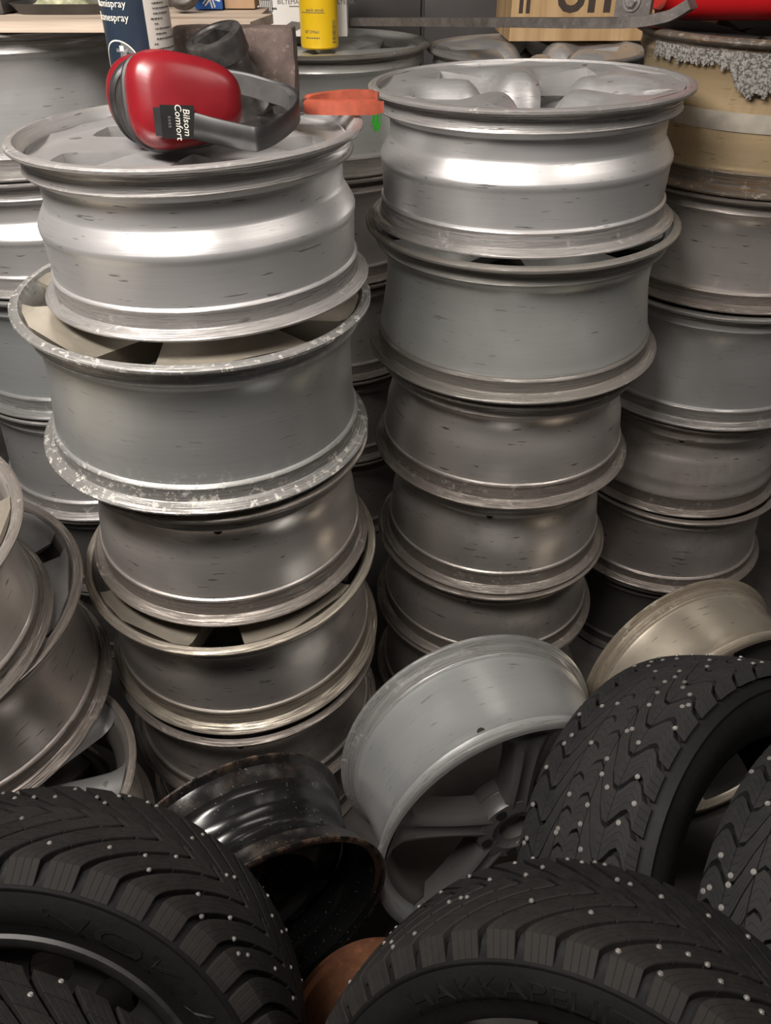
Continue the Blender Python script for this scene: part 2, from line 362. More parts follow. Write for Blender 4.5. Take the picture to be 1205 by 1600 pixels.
def alloy_wheel(label, c, R, w, axis=(0, 0, 1), kind='step', mat='silver', sty='five', face=None, group=None, valve=None, roll=0.0, seg=112, inner='innerdust'):
    mt = frame(c, axis, (0, 1, 0)) @ Matrix.Rotation(roll, 4, 'Z')
    t = thing('alloy_wheel', label, 'wheel', group=group, mat=mt)
    pfl = rim_profile(R, w, kind); V, F, We = lathe(pfl, seg, closed=True)
    arcs = [0.0]
    for a, b in zip(pfl, pfl[1:]): arcs.append(arcs[-1] + math.hypot(a[0] - b[0], a[1] - b[1]))
    arcs = arcs * seg
    # slightly dented, uneven flanges
    ph = random.random() * 50
    V = [(x * (1 + .0012 * mnoise.noise((x * 9 + ph, y * 9, z * 4))), y * (1 + .0012 * mnoise.noise((x * 9 + ph, y * 9, z * 4))), z) for x, y, z in V]
    no = len(LIPA) + len(BODY[kind]) + len(LIPB); npf = len(pfl)
    fmi = [1 if no <= k < npf - 4 else 0 for i in range(seg) for k in range(npf)]        # brake dust coats the inside of the barrel
    mesh_obj('rim', V, F, M[mat], t, wear=We, ang=32, arc=arcs, mats=[M[inner]], fm=fmi)
    fm = M[face or mat]; st = STY[sty]
    sp = spoke_mesh('spoke', R, w, fm, t, st)
    for k in range(1, st['n']): share(sp, t, 2 * PI * k / st['n'])
    hr = st['hub'] * R; z = w / 2 - st['hz']
    V, F, We = lathe([(.068 * R / .24 * 1.0, z - .055), (hr * .98, z - .055), (hr, z - .012), (hr * .95, z - .002), (hr * .62, z), (hr * .56, z - .004), (hr * .40, z - .006), (hr * .385, z - .03), (.068 * R / .24, z - .032)], 48, closed=True)
    hub = mesh_obj('hub', V, F, fm, t, wear=We)
    for k in range(st['lug']):
        a = 2 * PI * (k + .5) / st['lug']
        V, F, We = lathe([(.0001, .0005), (.0095, .0006), (.0095, -.012)], 14)
        h = mesh_obj('bolt_hole_shade', [(x + hr * .78 * math.cos(a), y + hr * .78 * math.sin(a), zz + z) for x, y, zz in V], F, M['hole'], hub)  # flush black disc, painted-in shade of a bolt hole
    if valve is not None:                      # black disc in the barrel drop, painted with the shade of a valve hole
        s, az = valve
        prof = BODY[kind]; rr = None
        for (s0, r0, _), (s1, r1, _) in zip(prof, prof[1:]):
            if s0 <= s <= s1: rr = (r0 + (r1 - r0) * (s - s0) / (s1 - s0)) * R
        V, F, We = lathe([(.0001, .0008), (.0062, .0008), (.0062, -.006)], 16)
        o = mesh_obj('valve_hole_shade', V, F, M['hole'], t)
        az -= roll
        n = Vector((math.cos(az), math.sin(az), 0)); p = n * rr; p.z = w / 2 - s * w
        o.matrix_local = frame(p, n)
    WHEELS.append(t); return t

def stackz(x, y, z0, z1): return (x, y, (z0 + z1) / 2), z1 - z0
def W3(label, x, y, z0, z1, R, **kw):
    c, h = stackz(x, y, z0, z1); return alloy_wheel(label, c, R, h, **kw)
# front left stack
W3('bright silver alloy wheel carrying the red ear muffs', -.242, 1.067, 1.066, 1.257, .2165, axis=(-.020, .010, 1), kind='step', mat='silver', sty='flat', roll=.56)
W3('wide grey alloy wheel with flaking lower rim under the ear muff wheel', -.266, 1.060, .840, 1.052, .242, axis=(.034, -.004, 1), kind='smooth', mat='greyflake', sty='wide', face='warm', roll=.1)
W3('dusty alloy wheel below the flaking grey rim, third in its stack', -.258, 1.062, .622, .830, .229, axis=(.018, -.030, 1), kind='deep', mat='dirty', sty='five', valve=(.19, -1.45))
W3('alloy wheel with cream painted face edge, fourth in the ear muff stack', -.262, 1.060, .392, .608, .2455, axis=(-.006, -.072, 1), kind='deep', mat='creamlip', sty='wide', face='warm', valve=(.2, -1.75), roll=.35)
W3('dark dusty alloy wheel behind the black steel wheel', -.262, 1.058, .184, .371, .243, axis=(0, -.03, 1), kind='smooth', mat='dirtier', valve=(.13, -1.5))
W3('lowest alloy wheel of the ear muff stack on the floor', -.262, 1.06, .002, .172, .235, kind='deep', mat='dirtier')
# front right stack
W3('silver five spoke alloy wheel on top of the right front stack', .218, 1.341, 1.074, 1.265, .2425, axis=(-.022, .014, 1), kind='step', mat='silver', sty='petal', roll=.32, inner='silver')
W3('smooth grey green alloy wheel under the silver five spoke wheel', .224, 1.337, .853, 1.070, .2545, axis=(-.02, 0, 1), kind='flare', mat='greylight')
W3('dull alloy wheel with dirty lower flange, third in the right front stack', .224, 1.337, .640, .845, .244, kind='deep', mat='dirty')
W3('alloy wheel with dark valve hole, fourth in the right front stack', .225, 1.337, .428, .638, .232, kind='deep', mat='dirty', valve=(.19, -1.75))
W3('alloy wheel with half shaded barrel, fifth in the right front stack', .223, 1.337, .236, .426, .239, kind='deep', mat='dirtier', valve=(.19, -1.85))
W3('lowest alloy wheel of the right front stack on the floor', .22, 1.337, .002, .234, .240, kind='smooth', mat='dirtier')
# right rear stack
RX, RY = .672, 1.563
W3('amber stained alloy wheel with corroded dark rim and pale band', RX, RY, 1.092, 1.315, .243, kind='smooth', mat='gold', face='darkmetal', sty='wide')
W3('brown dusted alloy wheel below the amber stained one', RX + .004, RY, .898, 1.090, .243, kind='smooth', mat='dirtier')
W3('grey alloy wheel with pale ring line, third in the right rear stack', RX, RY, .660, .892, .246, kind='smooth', mat='grey')
W3('alloy wheel with rust run by its valve hole, fourth in right rear stack', RX - .004, RY, .440, .656, .236, kind='double', mat='dirtier', valve=(.2, -1.9))
W3('dark alloy wheel behind the leaning amber wheel, fifth in its stack', RX + .004, RY - .004, .232, .436, .244, kind='smooth', mat='dirtier')
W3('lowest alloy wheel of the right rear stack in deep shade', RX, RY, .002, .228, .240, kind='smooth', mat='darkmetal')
# left rear stack
LX, LY = -.640, 1.572
W3('large shaded alloy wheel under the pale wooden plank', LX, LY, 1.120, 1.326, .247, kind='smooth', mat='grey')
W3('bright silver alloy wheel behind the ear muff wheel at the left edge', LX, LY, .924, 1.118, .245, kind='step', mat='silver')
W3('blue grey alloy wheel, third in the left rear stack', LX, LY, .680, .920, .247, kind='smooth', mat='bluegrey')
W3('alloy wheel with scratched bright lower flange at the left rear', LX + .004, LY, .432, .676, .247, kind='smooth', mat='silver2')
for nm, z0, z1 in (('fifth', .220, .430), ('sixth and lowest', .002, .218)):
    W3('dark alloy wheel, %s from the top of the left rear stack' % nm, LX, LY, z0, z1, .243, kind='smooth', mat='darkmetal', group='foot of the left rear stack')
# middle rear stack
MX, MY = -.146, 2.040
W3('grey alloy wheel with green paint mark, under the yellow can', MX, MY, 1.002, 1.236, .245, kind='smooth', mat='greylight')
for nm, z0, z1 in (('directly under', .760, 1.0), ('two below', .510, .758), ('three below', .260, .508), ('on the floor four below', .002, .258)):
    W3('shaded alloy wheel %s the green marked wheel' % nm, MX, MY, z0, z1, .246, kind='smooth', mat='dirtier', group='lower middle rear stack')
# rear stack behind the silver five spoke wheel
FX, FY = .340, 2.060
W3('polished multi spoke alloy wheel lying behind the silver five spoke wheel', FX, FY, 1.012, 1.222, .247, kind='smooth', mat='silver2', sty='petal', roll=.9)
for nm, z0, z1 in (('directly under', .765, 1.01), ('two below', .515, .763), ('three below', .262, .513), ('on the floor four below', .002, .260)):
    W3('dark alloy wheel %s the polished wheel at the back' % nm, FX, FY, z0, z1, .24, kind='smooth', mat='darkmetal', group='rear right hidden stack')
# near left stack
W3('worn alloy wheel with brownish face cut by the left edge, topmost there', -.680, .738, .700, .878, .228, axis=(.06, -.07, 1), kind='smooth', mat='dirty', sty='wide', face='warm')
W3('alloy wheel with angular silver blade spokes, second in the near left stack', -.692, .8186, .476, .688, .2515, axis=(.0134, -.0685, .9976), kind='smooth', mat='dirtier', sty='blade', face='silver2', roll=.2)
W3('alloy wheel with spoked face peeping out below the near left stack', -.582, .695, .270, .440, .206, axis=(.0, -.02, 1), kind='smooth', mat='dirtier', sty='many', face='grey')
W3('lowest alloy wheel of the near left stack on the floor', -.65, .72, .002, .262, .205, kind='smooth', mat='dirtier')
# leaning wheels on the floor, in front of the stacks (face towards the viewer)
alloy_wheel('blue grey alloy wheel standing on edge beside the studded tyre', (.1855, .8037, .2590), .2437, .2232, (.286, -.9476, .1421), kind='smooth', mat='bluegrey', sty='star', face='spokedark', valve=(.19, 2.95), roll=.10)
alloy_wheel('amber tinted alloy wheel leaning behind the studded tyre', (.6255, 1.0125, .2400), .2235, .174, (.338, -.9346, .1106), kind='smooth', mat='warm', sty='five', face='darkmetal')

# black steel wheel on its edge
def steel_wheel(label, c, R, w, axis):
    t = thing('pressed_steel_wheel', label, 'wheel', mat=frame(c, axis))
    pr = [(.0, .955, .5), (.0, .985, .8), (.012, 1, 1), (.03, .998, .6), (.045, .975, .2), (.06, .945, .1), (.10, .932, .2), (.20, .932, .1), (.24, .90, 0), (.29, .85, 0), (.36, .82, 0), (.44, .82, 0), (.49, .845, 0), (.53, .875, 0), (.58, .885, 0), (.68, .885, 0), (.72, .90, 0), (.76, .93, .1), (.88, .934, .2), (.93, .945, .1), (.955, .975, .2), (.97, .998, .6), (.99, 1, 1), (1, .985, .8), (1, .955, .5)]
    out = [(r * R, w / 2 - s * w, we) for s, r, we in pr]
    inn = [((r - .018) * R, w / 2 - s * w, 0) for s, r, we in pr[::-1][2:-2]]
    V, F, We = lathe(out + inn, 112, closed=True); mesh_obj('rim', V, F, M['blacksteel'], t, wear=We, ang=34)
    V, F, We = lathe([(.84 * R, -.01), (.80 * R, .005), (.66 * R, .018), (.52 * R, .026), (.44 * R, .012), (.20 * R, .008), (.14 * R, .02), (.135 * R, .004), (.2 * R, .003), (.44 * R, .007), (.52 * R, .021), (.66 * R, .013), (.79 * R, .0), (.83 * R, -.015)], 72, closed=True)
    d = mesh_obj('disc', V, F, M['blacksteel'], t, wear=We)
    for k in range(12):
        a = 2 * PI * k / 12; V, F, We = lathe([(.0001, .0), (.014, .0), (.014, -.008)], 16)
        h = mesh_obj('vent_hole_shade', V, F, M['hole'], d); h.matrix_local = frame((.66 * R * math.cos(a), .66 * R * math.sin(a), .0185), (.25 * math.cos(a), .25 * math.sin(a), 1))  # solid black disc on the pressing, its colour stands in for vent shade
    for k in range(5):
        a = 2 * PI * (k + .3) / 5; V, F, We = lathe([(.0001, .0), (.008, .0), (.008, -.008)], 14)
        h = mesh_obj('bolt_hole_shade', V, F, M['hole'], d); h.matrix_local = frame((.32 * R * math.cos(a), .32 * R * math.sin(a), .0115), (0, 0, 1))  # solid black disc; the shade of a bolt hole is its colour
    V, F = tube([Vector((.60 * R, .55 * R, .02)), Vector((.59 * R, .54 * R, .035)), Vector((.575 * R, .525 * R, .052))], lambda u: .0055)
    mesh_obj('valve', V, F, M['rubber'], t)
    return t
steel_wheel('glossy black steel wheel with rusty edges between tyre and silver wheel', (-0.2035, 0.5967, 0.3161), 0.1901, .1607, (0.4936, -0.8693, 0.0239))

# ------------------------------------------------------------------ tyres
def rubber_profile(R, tw, bead):
    h = tw
    P = [(bead, h * .98), (bead + .010, h * 1.06), (bead + .022, h * 1.10), (R * .79, h * 1.17), (R * .84, h * 1.19), (R * .884, h * 1.165), (R * .890, h * 1.185), (R * .897, h * 1.185), (R * .902, h * 1.145), (R * .912, h * 1.07), (R * .93, h * .99), (R * .95, h * .93), (R * .962, h * .8), (R * .967, h * .4), (R * .968, 0)]
    out = P + [(r, -z) for r, z in P[::-1][1:]]
    inn = [(bead + .004, -h * .90), (bead + (R - bead) * .5, -h * 1.14), (R * .90, -h * .95), (R * .94, -h * .5), (R * .945, 0)]
    return out + inn + [(r, -z) for r, z in inn[::-1][1:]]
def surf(R, tw, x, d=0.0):
    """tread surface radius at lateral x (crown + rounded shoulder)"""
    t = abs(x) / tw
    r = R - .006 * t * t
    if t > .86: r -= (t - .86) ** 2 * .30 * R
    return r - d
def block_mesh(name, R, tw, x0, x1, a0, a1, sweep, side, depth, mat, parent, nx=5, na=3, wrap=False, sip=4):
    """tread block between lateral fractions x0..x1, angles a0..a1 at the shoulder; sweep(t) bends it towards the centre"""
    V, F, Sp = [], [], []
    def put(t, a, dd):
        x = t * tw
        if wrap and t > 1.0:
            k = (t - 1.0) / .12
            r = surf(R, tw, tw) - R * .070 * k - dd * .2; x = tw * (1 + .150 * k) - dd * .7
        else: r = surf(R, tw, x, dd)
        an = a + sweep(min(t, 1.0)); V.append((r * math.cos(an), r * math.sin(an), side * x))
    for i in range(nx + 1):
        t = x0 + (x1 - x0) * i / nx
        for j in range(na + 1):
            put(t, a0 + (a1 - a0) * j / na, 0.0); Sp.append(sip * j / na)
    nt = len(V); ix = lambda i, j: i * (na + 1) + j
    for i in range(nx):
        for j in range(na): F.append((ix(i, j), ix(i + 1, j), ix(i + 1, j + 1), ix(i, j + 1)))
    ring = [(i, 0) for i in range(nx)] + [(nx, j) for j in range(na)] + [(i, na) for i in range(nx, 0, -1)] + [(0, j) for j in range(na, 0, -1)]
    top = [ix(i, j) for i, j in ring]
    for i, j in ring:
        put(x0 + (x1 - x0) * i / nx, a0 + (a1 - a0) * j / na, depth); Sp.append(.5)
    m = len(ring)
    for k in range(m): F.append((top[k], top[(k + 1) % m], nt + (k + 1) % m, nt + k))
    return mesh_obj(name, V, F, mat, parent, ang=30, sipe=Sp)
def tyre(label, c, R, tw, face, pat='arrow', mat='tread', npitch=46, bead=None, seed=1, letters=(), rim=False, studs=150, studr=.0026, roll=0.0):
    rnd = random.Random(seed); bead = bead or R * .69
    t = thing('studded_tyre', label, 'tyre', mat=frame(c, face) @ Matrix.Rotation(roll, 4, 'Z'))
    V, F, We = lathe(rubber_profile(R, tw, bead), 128, closed=True); mesh_obj('carcass', V, F, M['rubber'], t, ang=50)
    p = 2 * PI / npitch; depth = R * .034
    if pat == 'arrow':
        sw = lambda tt: -(2.3 * p) * (1 - tt) ** 1.3
        rows = [('shoulder_block', .70, 1.12, .12, .88, True, 7), ('middle_block', .44, .685, .12, .88, False, 3), ('inner_block', .17, .425, .10, .90, False, 3)]
        half = .5
    else:
        sw = lambda tt: -(1.7 * p) * (1 - tt) - .5 * p * math.sin(tt * 9)
        rows = [('shoulder_block', .60, 1.06, .09, .91, True, 6), ('middle_block', .24, .59, .06, .94, False, 4), ('inner_block', -.02, .225, .05, .95, False, 3)]
        half = .5
    for nm, x0, x1, b0, b1, wr, nx in rows:
        for side in (1, -1):
            off = 0 if side > 0 else half * p
            s = block_mesh(nm, R, tw, x0, x1, p * b0 + off, p * b1 + off, sw, side, depth, M[mat], t, nx, 3, wr)
            for k in range(1, npitch): share(s, t, k * p)
    if pat == 'arrow':                          # narrow zigzag centre rib
        s = block_mesh('centre_block', R, tw, -.15, .15, .05 * p, .86 * p, lambda tt: -2.3 * p * (1 - abs(tt)) ** 1.3, 1, depth, M[mat], t, 2, 2, False, 2)
        for k in range(1, npitch): share(s, t, k * p)
    # studs: steel pins in small collars
    V, F, fm = [], [], []
    for k in range(studs):
        tt = rnd.choice([.2, .3, .45, .55, .72, .82, .9]) + rnd.uniform(-.05, .05); side = rnd.choice((1, -1)); an = 2 * PI * (k + rnd.random() * .7) / studs
        x = side * tt * tw; r = surf(R, tw, x)
        n = Vector((math.cos(an), math.sin(an), .25 * side * max(0, tt - .5))).normalized()
        m = frame((r * math.cos(an), r * math.sin(an), x), n)
        for rr, h0, h1, mi in ((studr * 1.0, -.001, .0005, 1), (studr * .66, .0005, .0016, 0)):
            b = len(V); ns = 8
            for h in (h0, h1):
                for q in range(ns): V.append(m @ Vector((rr * math.cos(2 * PI * q / ns), rr * math.sin(2 * PI * q / ns), h)))
            for q in range(ns): F.append((b + q, b + (q + 1) % ns, b + ns + (q + 1) % ns, b + ns + q)); fm.append(mi)
            F.append(tuple(b + ns + q for q in range(ns))); fm.append(mi)
    o = mesh_obj('studs', V, F, M['stud'], t, smooth=False, mats=[M['studgrit']], fm=fm); o['kind'] = 'stuff'
    # raised lettering on the visible sidewall
    for body, size, az, rr, font_w in letters:
        rr *= R
        V, F = text_vf(body, size, .0007)
        def put(v):
            a = PI / 2 - az - v.x * font_w / rr; r = rr + v.y
            k = (r - bead) / (R - bead)
            # sidewall height at this radius
            pf = [(bead, tw * .98), (bead + .010, tw * 1.06), (bead + .022, tw * 1.10), (R * .79, tw * 1.17), (R * .84, tw * 1.19), (R * .884, tw * 1.165)]
            z = pf[-1][1]
            for (ra, za), (rb, zb) in zip(pf, pf[1:]):
                if ra <= r <= rb: z = za + (zb - za) * (r - ra) / (rb - ra)
            return (r * math.cos(a), r * math.sin(a), z + v.z + .0004)
        mesh_obj('lettering', [put(v) for v in V], F, M['letter'], t, smooth=False)
    if rim:
        h = tw
        V, F, We = lathe([(bead - .004, h * .96), (bead + .004, h * 1.0), (bead + .009, h * 1.05), (bead + .006, h * 1.09), (bead - .002, h * 1.07), (bead - .010, h * .98), (bead - .014, h * .80), (bead - .020, h * .45), (bead - .030, h * .2), (bead - .036, -.06), (bead - .02, -h), (bead - .012, -h), (bead - .028, -.06), (bead - .022, h * .2), (bead - .010, h * .5)], 96, closed=True)
        rm = mesh_obj('rim', V, F, M['darkrim'], t, wear=[.8] * len(V))
        # pressed disc with oval vents left open between its webs
        ro, ri = bead - .024, .085; V, F = [], []; ns = 12; seg = 8
        def dz(r): return h * .32 + .012 * math.sin((r - .06) / (ro - .06) * PI)
        V2, F2, _ = lathe([(ri + .02, dz(ri + .02)), (.075, dz(.075) - .006), (.035, dz(.06) - .008), (.033, dz(.06) - .03), (.075, dz(.075) - .012), (ri + .02, dz(ri + .02) - .006)], 48, closed=True)
        hb = mesh_obj('disc', V2, F2, M['darkrim'], t, wear=[0] * len(V2))
        R1, R2 = ri + .018, ro; na = 14
        for k in range(ns):
            a0 = 2 * PI * k / ns; a1 = 2 * PI * (k + 1) / ns; V, F = [], []
            nr = 9
            for i in range(nr + 1):
                r = R1 + (R2 - R1) * i / nr
                q = max(0.0, 1 - ((i / nr - .55) / .30) ** 2); hole = .60 * math.sqrt(q) * (a1 - a0)
                wdt = ((a1 - a0) - hole) / 2
                for j in range(3):
                    for zo in (0, -.005):
                        a = a0 - wdt + j * wdt; V.append((r * math.cos(a), r * math.sin(a), dz(r) + zo))
            for i in range(nr):
                for j in range(2):
                    b = i * 6 + j * 2
                    F.append((b, b + 6, b + 8, b + 2)); F.append((b + 1, b + 3, b + 9, b + 7))
                F.append((i * 6, i * 6 + 1, i * 6 + 7, i * 6 + 6)); F.append((i * 6 + 4, i * 6 + 10, i * 6 + 11, i * 6 + 5))
            mesh_obj('disc_web', V, F, M['darkrim'], t, wear=[0] * len(V))
    return t
tyre('muddy studded winter tyre on a dark steel rim at bottom left', (-0.3796, 0.3157, 0.4644), 0.2918, 0.0829, (0.0500, -0.8310, 0.5541), seed=3, rim=True,
     letters=[('NOKIAN', .030, .80, .805, 2.3), ('HAKKA', .028, -.60, .805, 2.0)])
tyre('studded winter tyre lying nearest the camera in the bottom left corner', (-0.3807, 0.0864, 0.5704), 0.2922, 0.0821, (-0.0128, -0.8521, 0.5232), seed=4)
tyre('studded winter tyre with brown dirt along its tread, bottom centre', (0.1862, 0.2107, 0.5300), 0.2712, 0.0779, (-0.4687, -0.7113, 0.5237), seed=5,
     letters=[('HAKKAPELIITTA', .026, -.42, .815, 1.35)])
tyre('dusty grey tyre with bright studs leaning behind the bottom centre tyre', (0.4936, 0.5857, 0.3416), 0.3297, 0.0903, (0.5173, -0.6217, 0.5881), pat='worn', mat='treaddust', npitch=44, seed=6, studs=230, studr=.0036)
tyre('dusty studded tyre cut by the right edge of the picture', (0.6490, 0.4231, 0.4158), 0.3238, 0.0876, (0.5284, -0.6113, 0.5891), pat='worn', mat='treaddust', npitch=44, seed=8, studs=230, studr=.0036)

# rusty brake drum on the floor between the black wheel and the bottom centre tyre
t = thing('brake_drum', 'orange rusty brake drum beside the black steel wheel', 'brake drum', mat=frame((-.012, .455, .150), (.35, -.75, .55)))
V, F, We = lathe([(.03, .05), (.09, .05), (.105, .045), (.112, .03), (.113, -.04), (.122, -.042), (.122, -.055), (.105, -.055), (.103, .03), (.03, .036)], 64, closed=True)
mesh_obj('shell', V, F, M['rustdrum'], t)
V, F, We = lathe([(.0001, .053), (.028, .053), (.034, .045), (.034, .03), (.0001, .03)], 32); mesh_obj('hub', V, F, M['rustdrum'], t)

# ------------------------------------------------------------------ things on top of the stacks
# pale plank
t = thing('wooden_plank', 'pale worn wooden plank lying on the left rear stack', 'plank', (-.62, 1.45, 1.3265))
def plank(n, x0, x1, y0, y1, z0, z1, skew=0):
    V, F = box_vf(x0, x1, y0, y1, z0, z1); V = [(x + (skew if (x == x1 and y == y1) else 0), y, z) for x, y, z in V]
    o = mesh_obj(n, V, F, M['wood'], t, smooth=False); return o
plank('board', -.4, .425, -.115, -.003, 0, .013, .02); plank('board', -.4, .425, .0, .12, 0, .0115)

# spray can (navy and white)
def can(label, x, y, z, r, h, mats, name='spray_can'):
    t = thing(name, label, 'can', (x, y, z))
    def sec(nm, m, a0, a1, rr, pf):
        V, F = [], []; n = 24
        for i in range(n + 1):
            a = a0 + (a1 - a0) * i / n
            for (q, zz) in pf: V.append((q * rr * math.cos(a), q * rr * math.sin(a), zz))
        k = len(pf)
        for i in range(n):
            for j in range(k - 1): F.append((i * k + j, (i + 1) * k + j, (i + 1) * k + j + 1, i * k + j + 1))
        return mesh_obj(nm, V, F, m, t)
    return t, sec
t, sec = can('navy and white silicone spray can behind the ear muffs', -.304, 1.135, 1.2405, .0405, .205, None)
pf = [(.0, .003), (.90, .0), (.985, .003), (1.0, .008), (1.0, .190), (.97, .197), (.80, .212), (.72, .216), (.5, .219), (.0, .219)]
sec('can_body', M['navy'], PI + .3, 1.662 * PI, .0405, pf)      # navy front
sec('paper_side', M['whitecan'], -.338 * PI, PI + .3, .0405, pf)
V, F, We = lathe([(.0001, .268), (.024, .268), (.028, .262), (.029, .216), (.0001, .216)], 32); mesh_obj('cap', V, F, M['whitecan'], t)
RC = .0409
def wrap(az, z0, rr=RC): return lambda v: ((rr + v.z) * math.cos(az + v.x / rr), (rr + v.z) * math.sin(az + v.x / rr), z0 + v.y)
AZ = 1.5 * PI - .25
text('lettering', 'Silikonispray', .0112, M['cream'], t, wrap(1.5 * PI + .02, .1405), .0002, res=2, align='RIGHT')
text('lettering', 'Siliconespray', .0112, M['cream'], t, wrap(1.5 * PI + .04, .1265), .0002, res=2, align='RIGHT')
# round silver emblem with banner
def disc(r0, r1, a0=0, a1=2 * PI, n=40):
    V = []; F = []
    for i in range(n + 1):
        a = a0 + (a1 - a0) * i / n; V += [Vector((r0 * math.cos(a), r0 * math.sin(a), .0002)), Vector((r1 * math.cos(a), r1 * math.sin(a), .0002))]
    for i in range(n): F.append((2 * i, 2 * i + 1, 2 * i + 3, 2 * i + 2))
    return V, F
def dec(nm, V, F, m, f): return mesh_obj(nm, [f(Vector(v)) for v in V], F, m, t, smooth=False)
ec0 = wrap(1.5 * PI - .46, .078)
ec = lambda v: ec0(Vector((v.x * 1.25, v.y * 1.25, v.z)))
V, F = disc(.0195, .0208); dec('emblem_ring', V, F, M['cream'], ec)
V, F = disc(.0002, .0192, .25, 1.35, 16); dec('emblem_silver', V, F, M['silverprint'], ec)
text('emblem_mark', '7', .030, M['silverprint'], t, lambda v: ec(Vector((v.x, v.y + .002, v.z + .0002))), .0002, shear=.2)
V = [(x, -.0165 + .006 * k + .004 * math.cos(x * 60), .0004) for x in [-.024 + .048 * i / 16 for i in range(17)] for k in (0, 1)]
dec('emblem_banner', V, [(2 * i, 2 * i + 2, 2 * i + 3, 2 * i + 1) for i in range(16)], M['cream'], ec)
text('lettering', 'SILICON', .0062, M['navy'], t, lambda v: ec(Vector((v.x, v.y - .0105, v.z + .0006))), .0001)
V, F = [], []
for i in range(22):                                   # unreadable small print as rows of tiny strokes
    zz = .150 - i * .0052; x = -.016 if i % 5 else -.020
    while x < .014:
        l = random.uniform(.0012, .0042); b = len(V); f = wrap(-.13 * PI, zz)
        V += [f(Vector(p)) for p in ((x, 0, .0001), (x + l, 0, .0001), (x + l, .0016, .0001), (x, .0016, .0001))]; F.append((b, b + 1, b + 2, b + 3)); x += l + .0009
        if random.random() < .12: break
mesh_obj('small_print', V, F, M['tinprint'], t, smooth=False)
V = [(.002, .0115), (.0065, .0115), (.0065, .016), (.002, .016)]; dec('emblem_square', [(x, y, .0003) for x, y in V], [(0, 1, 2, 3)], M['cream'], ec)
V = [(-.02, -.0072), (.014, -.0072), (.014, -.0060), (-.02, -.0060)]; dec('emblem_line', [(x, y, .0003) for x, y in V], [(0, 1, 2, 3)], M['cream'], ec)

# rusty steel block and impact socket on the wheel face
t = thing('rusty_block', 'thick brown rusty steel block behind the ear muffs', 'steel block', (-.202, 1.2365, 1.2565))
o = box('block', (-.080, .080, -.022, .024, 0, .0880), M['rustblock'], t, .004)
bm = bmesh.new(); bm.from_mesh(o.data); bmesh.ops.subdivide_edges(bm, edges=bm.edges[:], cuts=5, use_grid_fill=True); bm.to_mesh(o.data); bm.free(); rough_up(o, .0022, 38)
t = thing('impact_socket', 'dark impact socket tilted against the rusty block', 'socket', mat=frame((-.202, 1.163, 1.2945), (-.26, -.27, .93)))
R0 = .0375
def ringn(r, z, n=48, sq=0): return [Vector((r * math.cos(2 * PI * k / n), r * math.sin(2 * PI * k / n), z)) for k in range(n)]
def sqr(s, z, n=48):
    out = []
    for k in range(n):
        a = 2 * PI * k / n; m = max(abs(math.cos(a)), abs(math.sin(a))); out.append(Vector((s * math.cos(a) / m, s * math.sin(a) / m, z)))
    return out
rings = [ringn(.030, -.045), ringn(.037, -.043), ringn(.0385, -.036), ringn(.0385, -.006), ringn(.0365, .0), ringn(.0330, .010), ringn(.0328, .020), ringn(.0345, .024), ringn(R0, .027), ringn(R0, .050), ringn(.0365, .0535), ringn(.033, .0545), ringn(.028, .0545), ringn(.0265, .052), sqr(.0165, .051), sqr(.0160, .012), sqr(.002, .012)]
V, F = loft(rings); mesh_obj('socket_body', V, F, M['sock'], t, ang=30)

# ear muffs
t = thing('ear_muffs', 'red ear muffs with black headband lying on the silver wheel', 'ear muffs', (-.222, .99, 1.225))
def cup(center, n, upv, sx, sy, dep, flip=1):
    m = Matrix.Translation(-Vector((-.222, .99, 1.225))) @ frame(center, n, upv)
    def outl(s, z, k=48, pw=3.0 if flip > 0 else 2.15):
        P = []
        for i in range(k):
            a = 2 * PI * i / k; ca, sa = math.cos(a), math.sin(a)
            x = math.copysign(abs(ca) ** (2 / pw), ca) * sx; y = math.copysign(abs(sa) ** (2 / pw), sa) * sy
            y *= 1 - .20 * flip * (x / sx)                 # narrower towards the right end
            P.append(m @ Vector((x * s, y * s, z)))
        return P
    V, F = loft([outl(.98, 0), outl(1.0, .004), outl(1.0, .012), outl(.985, dep * .45), outl(.93, dep * .72), outl(.82, dep * .90), outl(.62, dep * .98), outl(.3, dep * 1.01), outl(.02, dep * 1.015)])
    c = mesh_obj('cup', V, F, M['red'], t, ang=55)
    V, F = loft([outl(.98, -.001), outl(1.03, -.002), outl(1.045, -.007), outl(1.03, -.012), outl(.98, -.014)], cap=False)
    V2, F2 = loft([outl(.90, -.013), outl(.96, -.014), outl(1.0, -.019), outl(.98, -.026), outl(.88, -.029), outl(.6, -.026), outl(.55, -.012)])
    r = mesh_obj('cup_edge', V, F, M['blackplastic'], t, ang=60)
    mesh_obj('cushion', V2, F2, M['cushion'], t, ang=60)
    return m
n1 = Vector((.40, -.86, .30)); u1 = Vector((.10, 0, 1))
m1 = cup((-.2290, .998, 1.2945), n1, u1, .064, .047, .040)
n2 = Vector((-.55, .82, .12)); u2 = Vector((-.05, 0, 1))
m2 = cup((-.2740, 1.056, 1.2895), n2, Vector((-.12, 0, 1)), .056, .046, .034, -1)
base = Vector((-.222, .99, 1.225))
